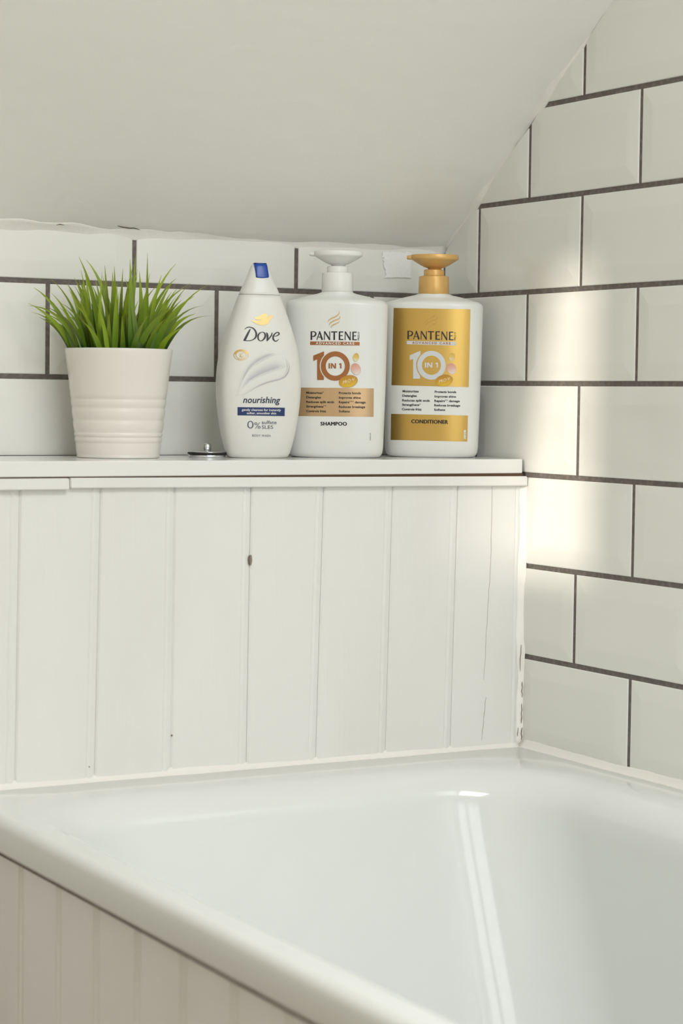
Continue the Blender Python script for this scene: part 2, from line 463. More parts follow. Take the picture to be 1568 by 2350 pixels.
for i in range(len(joints)-1):
    xa, xb = joints[i], joints[i+1]
    zb = BOTB if xb[1] > XB0+0.01 else 0.002
    v, f = plank_mesh(xa, xb, TOPB, zb, YP+random.uniform(-0.0004, 0.0004))
    p = obj('plank', mesh('plank', v, f), M['plank'], ledge)
box('shelf_gap_shade', XL+0.003, -0.004, YP-0.0002, YP+0.008, TOPB-0.001, -0.2083+ZB, M['gap'], ledge)  # solid dark strip paints the shaded slit under the shelf
# battens under the shelf
def batten(u0, u1, tb0, tb1, y0, thick):
    (t0, b0), (t1, b1) = tb0, tb1
    yf = YP-thick
    A = un(u0, t0, 1, yf); B = un(u0, b0, 1, yf); C = un(u1, t1, 1, yf); D = un(u1, b1, 1, yf)
    return A, B, C, D, yf
def batten_obj(A, B, C, D, yf):
    bm = bmesh.new()
    vs = [bm.verts.new((p.x, y, p.z)) for y in (yf, YP) for p in (A, C, D, B)]
    for q in ((0, 1, 2, 3), (7, 6, 5, 4), (4, 5, 1, 0), (5, 6, 2, 1), (6, 7, 3, 2), (7, 4, 0, 3)): bm.faces.new([vs[i] for i in q])
    bmesh.ops.recalc_face_normals(bm, faces=bm.faces[:])
    bmesh.ops.bevel(bm, geom=bm.edges[:], offset=0.0009, segments=2, affect='EDGES')
    return obj('batten', bm_mesh('batten', bm), M['plank'], ledge)
A, B, C, D, yf = batten(162, 1213, (1097, 1121), (1093, 1115), 0, 0.0065)
C.x = D.x = -0.0015
batten_obj(A, B, C, D, yf)
A, B, C, D, yf = batten(-30, 160, (1097, 1123.5), (1098, 1124), 0, 0.008)
A.x = B.x = XL+0.005
batten_obj(A, B, C, D, yf)
# dark cracks and chipped paint on the boards
def ribbon(name, pts, w, axis, val, parent, material, thick=0.0002, off=(0, 0, 0)):
    """thin sliver along a pixel path on a flat surface"""
    P = [un(u, v, axis, val) for u, v in pts]; n = len(P); L = []; R = []
    nrm = Vector((0, 0, 0)); nrm[axis] = 1
    for i in range(n):
        t = (P[min(i+1, n-1)]-P[max(i-1, 0)]).normalized(); s = t.cross(nrm)
        k = w*(0.25 if i in (0, n-1) else 1.0)/2*(w_j.uniform(0.6, 1.3))
        L.append(P[i]-s*k); R.append(P[i]+s*k)
    nb = nrm*thick*4
    v = L+R+[p+nb for p in L]+[p+nb for p in R]
    f = []
    for i in range(n-1):
        f += [(i, i+1, n+i+1, n+i), (2*n+i, 3*n+i, 3*n+i+1, 2*n+i+1), (i, 2*n+i, 2*n+i+1, i+1), (n+i, n+i+1, 3*n+i+1, 3*n+i)]
    f += [(0, n, 3*n, 2*n), (n-1, 3*n-1, 4*n-1, 2*n-1)]
    return obj(name, mesh(name, v, f), material, parent)
w_j = random.Random(5)
def wig(a, b, n, j):
    return [(a[0]+(b[0]-a[0])*i/n+(w_j.uniform(-j, j) if 0 < i < n else 0), a[1]+(b[1]-a[1])*i/n) for i in range(n+1)]
YC = YP-0.0006
ribbon('crack', wig((1130, 1117), (1127, 1280), 10, 0.6)+wig((1126, 1300), (1111, 1560), 14, 0.8), 0.00018, 1, YC, ledge, M['hairline'])
ribbon('crack', wig((1116, 1600), (1106, 1698), 8, 0.8), 0.0003, 1, YC, ledge, M['hairline'])
for a, b, n, w in (((1197, 1480), (1195, 1540), 6, 0.00033), ((1199, 1565), (1199, 1600), 5, 0.00052), ((1198, 1615), (1197, 1660), 6, 0.00059), ((1199, 1670), (1197, 1698), 4, 0.00072), ((1190, 1670), (1189, 1690), 4, 0.00046)):
    ribbon('crack', wig(a, b, n, 1.2), w, 1, YP-0.0045, ledge, M['crack'])
# chipped knot beside a board joint
c = un(575, 1285, 1, YP-0.0006)
def disc(name, c, rx, rz, y, material, parent, n=14, seed=1, half=0):
    rr = random.Random(seed); ring = []
    for k in range(n):
        a = 2*math.pi*k/n; j = rr.uniform(0.85, 1.12); x = rx*math.cos(a)*j
        if half and x*half > 0: x *= 0.35
        ring.append(Vector((c.x+x, y, c.z+rz*math.sin(a)*j)))
    v = ring+[p+Vector((0, 0.0012, 0)) for p in ring]
    f = [tuple(range(n))]+[(i, i+n, (i+1) % n+n, (i+1) % n) for i in range(n)]
    return obj(name, mesh(name, v, f), material, parent)
disc('paint_chip', c, 0.0024, 0.0062, YP-0.0007, M['chip'], ledge, seed=4)
disc('paint_chip', c+Vector((-0.0009, 0, 0)), 0.0016, 0.0052, YP-0.0010, M['crack'], ledge, seed=6, half=1)
for u, v, a, b in ((205, 1760, 0.0007, 0.0009), (872, 1737, 0.0022, 0.0010), (395, 1688, 0.0008, 0.001)):
    disc('paint_chip', un(u, v, 1, YC), a, b, YP-0.0007, M['chip'], ledge, seed=int(u))
# cracks in the ceiling paint (on the slope) - real slivers lying on it
def slope_pt(u, v):
    d = ray(u, v); k = (ZCE-SLOPE*CAM.y-CAM.z)/(d.z+SLOPE*d.y)
    return CAM+d*k
nsl = Vector((0, -SLOPE, -1)).normalized()
def slope_crack(pts, w):
    P = [slope_pt(u, v)+nsl*0.0006 for u, v in pts]; n = len(P); L = []; R = []
    for i in range(n):
        t = (P[min(i+1, n-1)]-P[max(i-1, 0)]).normalized(); s = t.cross(nsl)
        k = w/2*(0.2 if i in (0, n-1) else w_j.uniform(0.6, 1.3)); L.append(P[i]-s*k); R.append(P[i]+s*k)
    v = L+R+[p-nsl*0.003 for p in L]+[p-nsl*0.003 for p in R]; f = []
    for i in range(n-1):
        f += [(i, i+1, n+i+1, n+i), (i, 2*n+i, 2*n+i+1, i+1), (n+i, n+i+1, 3*n+i+1, 3*n+i)]
    obj('crack', mesh('crack', v, f), M['crack'], ceiling)
slope_crack([(270, 518), (282, 521), (297, 523), (308, 523), (322, 527)], 0.0011)
slope_crack([(129, 516), (137, 514), (148, 516)], 0.0009)

# shelf board on the ledge
sh = box('ledge_shelf', XL+0.002, -0.0045, YP, -0.0035, ZSH-0.0165, ZSH, M['shelf'], bevel=0.0012)
tag(sh, 'glossy white shelf board on top of the boarded ledge carrying the bottles', 'shelf')

# ------------------------------------------------------------------ bath
bath = empty('bathtub', (-0.345, -1.0, 0.0))
BX0, BX1, BY0, BY1 = XB0, -0.0005, -1.80, YP-0.0005
def rrect(x0, x1, y0, y1, r, z, nc=12, ns=14):
    """rounded rectangle; r = radii for corners (x1y1, x0y1, x0y0, x1y0)"""
    if not isinstance(r, tuple): r = (r,)*4
    C = [(x1-r[0], y1-r[0], 0, r[0]), (x0+r[1], y1-r[1], 90, r[1]), (x0+r[2], y0+r[2], 180, r[2]), (x1-r[3], y0+r[3], 270, r[3])]
    pts = []
    for i, (cx, cy, a0, rad) in enumerate(C):
        for k in range(nc+1):
            a = math.radians(a0+90*k/nc); pts.append((cx+rad*math.cos(a), cy+rad*math.sin(a)))
        nx_ = C[(i+1) % 4]; a = math.radians(nx_[2])
        q = (nx_[0]+nx_[3]*math.cos(a), nx_[1]+nx_[3]*math.sin(a)); p = pts[-1]
        for k in range(1, ns): pts.append((p[0]+(q[0]-p[0])*k/ns, p[1]+(q[1]-p[1])*k/ns))
    return [Vector((x, y, z)) for x, y in pts]
SK = 0.034
loops = []
loops.append(rrect(BX0+0.004, BX1, BY0+0.004, BY1, 0.004, ZRIM-SK+0.002))
loops.append(rrect(BX0+0.0015, BX1, BY0+0.0015, BY1, 0.005, ZRIM-SK))
loops.append(rrect(BX0, BX1, BY0, BY1, 0.006, ZRIM-SK+0.003))
RO = 0.011
for k in range(0, 7):
    a = math.radians(90*k/6)
    ins = RO*(1-math.cos(a)); loops.append(rrect(BX0+ins, BX1-ins*0.2, BY0+ins, BY1-ins*0.2, 0.008, ZRIM-RO+RO*math.sin(a)))
# opening of the basin
IX0, IX1, IY0, IY1 = -0.632, -0.080, -1.70, -0.290
RI = (0.115, 0.10, 0.10, 0.115)
def inset(d, z, rad=None):
    r = tuple(max(0.03, q+d) for q in RI) if rad is None else rad
    return rrect(IX0-d, IX1+d, IY0-d, IY1+d, r, z)
loops.append(inset(0.044, ZRIM-0.0003))
RR = 0.045
for k in range(0, 11):
    a = math.radians(72*k/10)
    loops.append(inset(0.0405-RR*math.sin(a), ZRIM-0.0005-RR*(1-math.cos(a))))
# basin wall going down to the floor of the tub: slope per side
ZT = ZRIM-0.0316; ZF = 0.155
TX0, TX1, TY0, TY1 = -0.555, -0.12, -1.58, -0.46
for k in range(1, 17):
    t = k/16
    e = t**1.05
    s = 1-(1-t)**1.0
    z = ZT+(ZF+0.07-ZT)*s
    g = 0.002
    loops.append(rrect(IX0+g+(TX0-0.05-IX0)*e, IX1-g+(TX1+0.05-IX1)*e, IY0+g+(TY0-0.05-IY0)*e, IY1-g+(TY1+0.07-IY1)*e,
                       tuple(q-0.002+0.01*e for q in RI), z))
for k in range(1, 7):
    a = math.radians(90*k/6); q = 1-math.cos(a); w = math.sin(a)
    i = 0.075*w*0+0.075*(1-math.cos(a)); z = ZF+0.07*(1-math.sin(a))
    loops.append(rrect(TX0-0.05+i, TX1+0.05-i, TY0-0.05+i, TY1+0.07-i*1.2, tuple(max(0.05, p+0.008-i*0.4) for p in RI), z))
cx, cy = (TX0+TX1)/2, (TY0+TY1)/2
for sc in (0.6, 0.25):
    loops.append([Vector((cx+(p.x-cx)*sc, cy+(p.y-cy)*sc, ZF-0.004*(1-sc))) for p in loops[-1]])
v, f = rings(loops, False, True)
bm = bmesh.new()
bv = [bm.verts.new(p) for p in v]
for q in f: bm.faces.new([bv[i] for i in q])
bmesh.ops.recalc_face_normals(bm, faces=bm.faces[:])
me = bm_mesh('shell', bm, True)
me.transform(Matrix.Translation((0.345, 1.0, 0)))
obj('shell', me, M['bath'], bath)
for (fx, fy) in ((-0.5, -0.55), (-0.2, -0.55), (-0.5, -1.5), (-0.2, -1.5)):
    v, f = lathe([(0.022, 0.0), (0.022, 0.008), (0.009, 0.012), (0.009, 0.145)], 16, (fx+0.345, fy+1.0), c0=True, c1=True)
    obj('foot', mesh('foot', v, f), M['chrome'], bath)
tag(bath, 'glossy white acrylic bathtub fitted between boarded ledge and tiled wall', 'bathtub')
# boarded side of the bath
bp = empty('bath_surround', (XB0+0.010, -1.0, 0.0))
tag(bp, 'white tongue and groove panel closing the open side of the bath', 'panel')
ys = [-0.181, -0.268, -0.351, -0.445, -0.531, -0.618, -0.707, -0.797]
while ys[-1] > -1.79: ys.append(max(ys[-1]-0.089, -1.795))
ZPT = ZRIM-SK-0.0085
for i in range(len(ys)-1):
    a, b = ys[i], ys[i+1]                    # local frame: x = -Y, face towards -X
    v, f = plank_mesh((-a, -a), (-b, -b), ZPT, 0.002, 0.0, deep=2.2)
    v = [Vector((p.y+0.001, -p.x+1.0, p.z)) for p in v]
    obj('plank', mesh('plank', v, [tuple(q) for q in f]), M['plank'], bp)
box('shadow_gap_strip', 0.0018, 0.012, -0.79, 0.815, ZPT-0.0005, ZRIM-SK+0.001, M['grime_shade'], bp)  # dark strip filling the seam, coloured for its grime and shade
bb = box('backing_board', 0.0085, 0.018, -0.79, 0.815, 0.002, ZPT-0.001, M['backing'], bp)

# ------------------------------------------------------------------ bottles: frame, surface, printing
class Bottle:
    """local frame: x to the viewer's right, y away from the viewer, z up; profile rows (z, half width, half depth, exponent)"""
    def __init__(s, name, u0, y, turn, label, cat, zbase=None):
        zb = ZSH if zbase is None else zbase
        x = -0.2
        for _ in range(12):
            x += (u0-pr((x, y, zb))[0])*0.0005
        s.O = Vector((x, y, zb)); d = s.O-CAM
        s.ang = -math.atan2(d.x, d.y)+turn
        s.root = empty(name, s.O, s.ang)
        tag(s.root, label, cat)
        s.X = Vector((math.cos(s.ang), math.sin(s.ang), 0)); s.B = Vector((-math.sin(s.ang), math.cos(s.ang), 0))
        dh = Vector((d.x, d.y, 0)).normalized(); s.dh = dh
        s.mpp = pr(s.O)[2]/F_PX               # metres per pixel at the axis
        s.o = s.loc(CAM)
    def loc(s, p):
        q = p-s.O; return Vector((q.dot(s.X), q.dot(s.B), q.z))
    def z_at(s, v, u=None):                   # height of pixel row v on the axis plane
        lo, hi = -0.05, 0.4
        for _ in range(40):
            m = (lo+hi)/2
            if pr(s.O+Vector((0, 0, m)))[1] > v: lo = m
            else: hi = m
        return lo
    def set_profile(s, rows): s.rows = rows
    def prof(s, z):
        R = s.rows
        if z <= R[0][0]: return R[0][1:]
        for a, b in zip(R, R[1:]):
            if z <= b[0]:
                t = (z-a[0])/max(1e-9, b[0]-a[0]); return tuple(a[i]+(b[i]-a[i])*t for i in (1, 2, 3))
        return R[-1][1:]
    def front(s, x, z):
        hw, hd, n = s.prof(z); q = min(0.9999, abs(x)/hw)
        return -hd*(1-q**n)**(1/n)
    def at(s, u, v, off=0.0002):              # pixel -> local point on the front surface, lifted by off
        d = ray(u, v); dl = Vector((d.dot(s.X), d.dot(s.B), d.z))
        y = -0.03
        for _ in range(14):
            t = (y-s.o.y)/dl.y; x = s.o.x+dl.x*t; z = s.o.z+dl.z*t
            y = 0.5*y+0.5*s.front(x, z)
        h = 0.0005
        nx = -(s.front(x+h, z)-s.front(x-h, z))/(2*h); nz = -(s.front(x, z+h)-s.front(x, z-h))/(2*h)
        nv = Vector((-nx, -1, -nz)).normalized()
        return Vector((x, y, z))+nv*off
    def body(s, name, material, rows=None, n=72, cap0=True, cap1=True):
        rows = rows or s.rows; lp = []
        for z, hw, hd, e in rows:
            r = []
            for k in range(n):
                a = 2*math.pi*k/n; c, sn = math.cos(a), math.sin(a)
                r.append((hw*math.copysign(abs(c)**(2/e), c), hd*math.copysign(abs(sn)**(2/e), sn), z))
            lp.append(r)
        v, f = rings(lp, cap0, cap1)
        return obj(name, mesh(name, v, f, True), material, s.root)
    # printing
    def poly_grid(s, name, tl, tr, br, bl, material, nu=28, nv=6, off=0.00018, col=None, corner=0):
        v, f = [], []
        for j in range(nv+1):
            b = j/nv
            for i in range(nu+1):
                a = i/nu
                tu = tl[0]+(tr[0]-tl[0])*a; tv = tl[1]+(tr[1]-tl[1])*a
                bu = bl[0]+(br[0]-bl[0])*a; bv_ = bl[1]+(br[1]-bl[1])*a
                v.append(s.at(tu+(bu-tu)*b, tv+(bv_-tv)*b, off))
        for j in range(nv):
            for i in range(nu):
                p = j*(nu+1)+i; f.append((p, p+nu+1, p+nu+2, p+1))
        return obj(name, mesh(name, v, f, True), material, s.root)
    def shape(s, name, polys, material, off=0.00035, label=None):
        """polys: list of (2-D vertices in pixels, faces)"""
        v, f = [], []
        for pv, pf in polys:
            b = len(v); v += [s.at(u, w, off) for u, w in pv]; f += [tuple(b+i for i in q) for q in pf]
        o = obj(name, mesh(name, v, f, True), material, s.root)
        if label: o['label'] = label
        return o
    def text(s, string, ul, ur, vl, vr, cap, material, bold=0.0, shear=0.0, off=0.00035, space=1.0, name='lettering', rot=False, heavy=0.0):
        pv, pf = glyphs(string, bold, shear, space)
        xs = [p[0] for p in pv]; x0, x1 = min(xs), max(xs); ch = cap_height()
        q = []
        for x, y in pv:
            t = (x-x0)/(x1-x0)
            if rot:                           # runs upwards: (ul, vl) is the foot of the baseline, ur its width in px
                q.append((ul-y/ch*cap, vl-t*ur))
            else:
                q.append((ul+t*(ur-ul), vl+t*(vr-vl)-y/ch*cap))
        if heavy:                             # heavy face: neighbouring strikes of the same letters
            return s.shape(name, [([(u+d*heavy, v+e*heavy) for u, v in q], pf) for d, e in ((-1, 0), (1, 0), (0, -0.5), (0, 0.5))], material, off)
        return s.shape(name, [(q, pf)], material, off)

_gl = {}
def glyphs(string, bold, shear, space):
    k = (string, bold, shear, space)
    if k in _gl: return _gl[k]
    c = bpy.data.curves.new('lettering', 'FONT'); c.body = string; c.size = 1; c.offset = bold; c.shear = shear
    c.space_character = space; c.resolution_u = 3; c.fill_mode = 'BOTH'
    o = bpy.data.objects.new('lettering_source', c); COL.objects.link(o)
    dg = bpy.context.evaluated_depsgraph_get(); e = o.evaluated_get(dg); m = e.to_mesh()
    pv = [(v.co.x, v.co.y) for v in m.vertices]; pf = [tuple(p.vertices) for p in m.polygons]
    e.to_mesh_clear(); bpy.data.objects.remove(o); bpy.data.curves.remove(c)
    _gl[k] = (pv, pf); return _gl[k]
_ch = []
def cap_height():
    if not _ch: _ch.append(max(p[1] for p in glyphs('H', 0, 0, 1)[0]))
    return _ch[0]
def stroke(pts, n=7):
    """pts = (u, v, width): tapered brush stroke as one polygon strip"""
    P = catmull(pts, n); v, f = [], []
    for i, p in enumerate(P):
        a, b = P[max(0, i-1)], P[min(len(P)-1, i+1)]
        dx, dy = b[0]-a[0], b[1]-a[1]; L = math.hypot(dx, dy) or 1
        nx, ny = -dy/L, dx/L; w = max(0.05, p[2])/2
        v += [(p[0]+nx*w, p[1]+ny*w), (p[0]-nx*w, p[1]-ny*w)]
    for i in range(len(P)-1): f.append((2*i, 2*i+1, 2*i+3, 2*i+2))
    return v, f
def seg(x0, y0, x1, y1, w0, w1=None):
    w1 = w0 if w1 is None else w1
    dx, dy = x1-x0, y1-y0; L = math.hypot(dx, dy); nx, ny = -dy/L, dx/L
    return [(x0+nx*w0/2, y0+ny*w0/2), (x0-nx*w0/2, y0-ny*w0/2), (x1-nx*w1/2, y1-ny*w1/2), (x1+nx*w1/2, y1+ny*w1/2)], [(0, 1, 2, 3)]
def polygon(pts): return list(pts), [tuple(range(len(pts)))]
def ring2(cx, cy, ro, ri, n=48, ry=1.0, a0=0, a1=360):
    v, f = [], []
    for k in range(n+1):
        a = math.radians(a0+(a1-a0)*k/n)
        v += [(cx+ro*math.cos(a), cy+ro*ry*math.sin(a)), (cx+ri*math.cos(a), cy+ri*ry*math.sin(a))]
    for k in range(n): f.append((2*k, 2*k+1, 2*k+3, 2*k+2))
    return v, f
def colour_attr(o, cols):
    a = o.data.color_attributes.new('print', 'FLOAT_COLOR', 'POINT')
    for i, c in enumerate(cols): a.data[i].color = tuple(c[:3])+(1.0,)
def blend(a, b, t): return tuple(a[i]+(b[i]-a[i])*t for i in range(3))+(1,)

# letters of the dark capital wordmark, in a unit box of height 1 (y up), drawn as strokes and wedges
def wordmark(u0, u1, vt0, vb0, vt1, vb1):
    L = []
    T_, t_ = 21, 11                           # thick and thin strokes in source units (source frame 232..990 x 430..575, y down)
    def S_(*a): L.append(seg(*a))
    # P
    S_(250, 430, 250, 570, 24, 27); L.append(stroke([(255, 437, 13), (290, 436, 14), (318, 455, 22), (320, 480, 24), (298, 508, 20), (262, 514, 11)]))
    # A
    S_(338, 570, 388, 430, 13, 15); S_(383, 430, 427, 570, 20, 30); S_(356, 524, 412, 524, 11)
    # N
    S_(463, 570, 463, 430, 14, 12); S_(464, 432, 553, 570, 22, 26); S_(550, 570, 550, 430, 11, 14)
    # T
    S_(574, 440, 674, 440, 18, 18); S_(623, 436, 623, 571, 22, 28)
    # E
    S_(710, 432, 710, 572, 22, 26); S_(700, 440, 771, 440, 15, 18); S_(705, 500, 762, 500, 11, 14); S_(700, 563, 773, 563, 15, 18)
    # N
    S_(803, 573, 803, 433, 14, 12); S_(804, 436, 890, 574, 22, 26); S_(887, 574, 887, 434, 11, 14)
    # E
    S_(932, 436, 932, 575, 22, 26); S_(922, 444, 990, 444, 15, 18); S_(926, 503, 980, 503, 11, 14); S_(922, 567, 992, 567, 15, 18)
    res = []
    for pv, pf in L:
        q = []
        for x, y in pv:
            a = (x-232)/(992-232); yt = 430+7*a; yb = 570+5*a; b = (y-yt)/(yb-yt)
            vt = vt0+(vt1-vt0)*a; vb = vb0+(vb1-vb0)*a
            q.append((u0+(u1-u0)*a, vt+(vb-vt)*b))
        res.append((q, pf))
    return res
def capsule(b, cu, cv, rx, ry, rot, top, mid, low, rimc):
    """printed translucent pearl: shaded flat ellipse"""
    pv, pf, cols = [(cu, cv)], [], [mid]; n = 28; R = [0.35, 0.7, 0.9, 1.0]
    for ri, r in enumerate(R):
        for k in range(n):
            a = 2*math.pi*k/n; x, y = rx*r*math.cos(a), ry*r*math.sin(a)
            pv.append((cu+x*math.cos(rot)-y*math.sin(rot), cv+x*math.sin(rot)+y*math.cos(rot)))
            t = (math.sin(a)*r+1)/2
            c = blend(top, mid, min(1, t*2)) if t < 0.5 else blend(mid, low, (t-0.5)*2)
            cols.append(blend(c, rimc, 0.75 if ri == 3 else 0.15 if ri == 2 else 0))
    for k in range(n): pf.append((0, 1+k, 1+(k+1) % n))
    for ri in range(len(R)-1):
        for k in range(n):
            p, q = 1+ri*n+k, 1+ri*n+(k+1) % n; pf.append((p, p+n, q+n, q))
    o = b.shape('printed_pearl', [(pv, pf)], M['print'], 0.0006)
    colour_attr(o, cols); return o

# ---- pump bottles
def pump_bottle(name, u0, y, sc, scz, drop, label, pm, prints):
    b = Bottle(name, u0, y, 0.0, label, 'bottle')
    k = b.mpp
    Zv = lambda v: max(0.0, (1049-v)*scz*k-(drop*k if v < 668 else 0))
    dep = 0.56
    rows = []
    for v, hw, e in ((1049, 92, 2.5), (1048.2, 98, 2.6), (1046, 103, 2.7), (1042, 107, 2.8), (1036, 109.5, 2.9), (1025, 111, 2.9), (960, 113, 2.9), (880, 115, 2.9),
                     (800, 116.5, 2.9), (740, 117.5, 2.9), (704, 118, 2.9), (699, 117.8, 2.85), (695, 116.8, 2.8), (691, 114.2, 2.75), (688, 110, 2.65), (686, 104, 2.6), (684.4, 97, 2.5),
                     (680, 83, 2.4), (675, 63, 2.2), (671.5, 46, 2.1), (668.2, 37, 2.0), (664, 34, 2.0), (655, 33, 2.0)):
        hd = hw*dep if hw > 60 else hw*(dep+(1-dep)*(60-hw)/26)
        if v < 664: hd = hw*1.0
        rows.append((Zv(v), hw*sc*k, min(hd, hw)*sc*k, e))
    b.set_profile(rows)
    b.body('body', M['bottle'])
    P = lambda r, v: (r*sc*k, Zv(v))
    v, f = lathe([P(33, 667), P(35.6, 666.6), P(36.4, 665), P(36, 640), P(35.4, 626), P(34.6, 623.8), P(32, 622.8), P(24, 622.8)], 160, c1=True, c0=True)
    v = [(x*(1-0.006*(i % 2)), y_*(1-0.006*(i % 2)), z) if 160 < i < 160*5 else (x, y_, z) for i, (x, y_, z) in enumerate(v)]
    obj('collar', mesh('collar', v, f, True), pm, b.root)
    v, f = lathe([P(24, 624), P(24.4, 622), P(24.4, 611), P(23.6, 608.6), P(21, 607.8), P(17, 607.8)], 48, c0=True, c1=True)
    obj('neck_ring', mesh('neck_ring', v, f, True), pm, b.root)
    v, f = lathe([P(16, 609), P(16, 605), P(19, 603.6), P(25, 602), P(35, 597), P(45, 591), P(52, 586.5), P(55.5, 584.5), P(56.5, 582), P(56.5, 575.5), P(55.8, 574.2), P(54, 573.6), P(30, 572.2), P(8, 571.6)],
                 64, (1.5*k, 0), 1.0, 0.86, c0=True, c1=True)
    head = obj('pump_head', mesh('pump_head', v, f, True), pm, b.root)
    # spout at the left edge of the head
    lp = []
    for t, r in ((-46, 5.5), (-58, 5.2), (-63.5, 4.6), (-65, 3.6)):
        lp.append([(t*sc*k, (r*math.cos(2*math.pi*q/20))*sc*k*1.1, Zv(580)+(r*math.sin(2*math.pi*q/20))*sc*k) for q in range(20)])
    v, f = rings(lp, True, True)
    me = mesh('spout', v, f, True)
    sp = obj('spout', me, pm, head)
    prints(b)
    return b
GOLDC = (0.72, 0.42, 0.03); 
def pearls(b, y, p, g):
    capsule(b, *y, (0.66, 0.38, 0.04), (0.72, 0.50, 0.12), (0.80, 0.74, 0.52), (0.58, 0.36, 0.06))
    capsule(b, *p, (0.66, 0.28, 0.20), (0.72, 0.44, 0.36), (0.80, 0.74, 0.69), (0.60, 0.34, 0.28))
    capsule(b, *g, (0.46, 0.20, 0.006), (0.60, 0.32, 0.008), (0.80, 0.52, 0.03), (0.44, 0.21, 0.01))
def ten(b, px, cx, cy, ro, ri, one, gapr, material):
    """the large 1 tucked behind the ring of the 0; coordinates through px()"""
    x_tl, y_tl, x_tr, y_tr, y_fl, x_sl, y_sl, y_b, x_br = one
    pts = [(x_tl, y_tl), (x_tr, y_tr)]
    a_top = math.acos(max(-1, min(1, (cx-x_tr)/gapr))); 
    ys = [cy-math.sqrt(max(0, gapr**2-(cx-x_tr)**2)), cy+math.sqrt(max(0, gapr**2-(cx-x_br)**2))]
    n = 14
    right = []
    for i in range(n+1):
        yy = ys[0]+(ys[1]-ys[0])*i/n
        right.append((cx-math.sqrt(max(0, gapr**2-(yy-cy)**2)), yy))
    # flag piece, then strips of the stem (all convex)
    polys = []
    stemtop = y_sl
    xr_at = lambda yy: (x_tr if yy <= ys[0] else (x_br if yy >= ys[1] else cx-math.sqrt(max(0, gapr**2-(yy-cy)**2))))
    polys.append(polygon([px(*p) for p in ((x_tl, y_tl), (x_tl, y_fl), (x_sl, y_sl), (x_sl, y_tl+(y_tr-y_tl)*(x_sl-x_tl)/(x_tr-x_tl)))]))
    y_a = y_tl+(y_tr-y_tl)*(x_sl-x_tl)/(x_tr-x_tl)
    polys.append(polygon([px(*p) for p in ((x_sl, y_a), (x_sl, max(ys[0], y_a+5)), (x_tr, max(ys[0], y_a+5)), (x_tr, y_tr))]))
    y0 = max(ys[0], y_a+5)
    Y = [y0+(y_b-y0)*i/24 for i in range(25)]
    for a, c in zip(Y, Y[1:]):
        polys.append(polygon([px(*p) for p in ((x_sl, a), (x_sl, c), (xr_at(c), c), (xr_at(a), a))]))
    rv, rf = ring2(cx, cy, ro, ri, 64, 1.012)
    polys.append(([px(*p) for p in rv], rf))
    b.shape('ten_logo', polys, material, 0.0004)
def flame(b, px, material, k=1.0, off=0.0004):
    s = [[(693, 85, 1), (703, 120, 8), (690, 155, 13), (640, 192, 17), (570, 222, 15), (528, 258, 9), (513, 290, 1)],
         [(713, 170, 1), (718, 200, 9), (690, 230, 14), (630, 252, 17), (570, 285, 16), (545, 312, 12), (540, 335, 3)],
         [(703, 250, 1), (703, 275, 8), (670, 298, 13), (615, 320, 16), (580, 345, 13), (573, 382, 2)]]
    polys = []
    for st in s:
        pv, pf = stroke([(x, y, w*k) for x, y, w in st]); polys.append(([px(*p) for p in pv], pf))
    b.shape('emblem', polys, material, off)
def in_one(b, u0, u1, v, h, material):
    w = (u1-u0)/29.6
    x = lambda q: u0+q*w
    b.shape('lettering', [seg(x(1.6), v, x(1.6), v-h, 3.2*w), seg(x(6.6), v, x(6.6), v-h, 3.0*w), seg(x(7.0), v-h+0.6, x(15.0), v-0.6, 3.2*w), seg(x(15.6), v, x(15.6), v-h, 3.0*w),
                          seg(x(28.0), v, x(28.0), v-h, 3.2*w), seg(x(24.0), v-h+2.6, x(28.2), v-h+1.1, 2.4*w)], material, 0.0005)
def shampoo_prints(b):
    px = lambda x, y: (680+x/7.127, 700+y/7.127)
    b.poly_grid('label_band', (681.5, 889.3), (858, 891.3), (857.5, 956.6), (680.5, 954.6), M['tan'])['label'] = 'tan metallic band with black benefit list'
    flame(b, px, M['goldline'])
    b.shape('wordmark', wordmark(712.5, 818.9, 760.3, 780, 761.4, 780.9), M['black'])
    b.text('PRO-V', 825.2, 19.4, 781.0, 0, 4.2, M['black'], 0.01, rot=True)
    b.poly_grid('label_bar', (712, 783.5), (825.6, 784.7), (825.6, 792.9), (712, 791.6), M['copper'], 16, 2)
    b.text('ADVANCED CARE', 724.9, 813.3, 790.2, 791.0, 5.2, M['white'], 0.025, space=1.35)
    ten(b, px, 640, 998, 237, 157, (280, 828, 455, 757, 915, 343, 888, 1225, 453), 254, M['copper'])
    in_one(b, 754.4, 784.0, 845.5, 12, M['copper'])
    pearls(b, (817.1, 820, 6.8, 9.6, 0.2), (816.8, 847, 11, 13.6, -0.35), (799.6, 875.2, 22, 14, -0.2))
    b.text('PRO·V', 787, 814, 881.5, 873.5, 7.0, M['cream'], 0.01, off=0.0009)
    L = [('Moisturises*', 743.8, 903.6), ('Detangles', 736.8, 914.0), ('Reduces split ends', 767, 924.6), ('Strengthens**', 749.5, 935.0), ('Controls frizz', 748.7, 945.7)]
    for t, r, v in L: b.text(t, 703.3, r, v, v+0.4, 4.9, M['black'], 0.028, off=0.0005)
    Rr = [('Protects bonds', 828.3, 904.2), ('Improves shine', 828, 914.7), ('Repairs*** damage', 839.2, 925.2), ('Reduces breakage', 838.2, 935.9), ('Softens', 803, 946.1)]
    for t, r, v in Rr: b.text(t, 777.8, r, v, v+0.4, 4.9, M['black'], 0.028, off=0.0005)
    b.text('SHAMPOO', 736.2, 796.0, 976.2, 976.6, 8.0, M['black'], 0.0, space=1.08, heavy=0.55)
    b.text('91878190', 851, 16.5, 1010.5, 0, 1.9, M['black'], 0.0, rot=True)
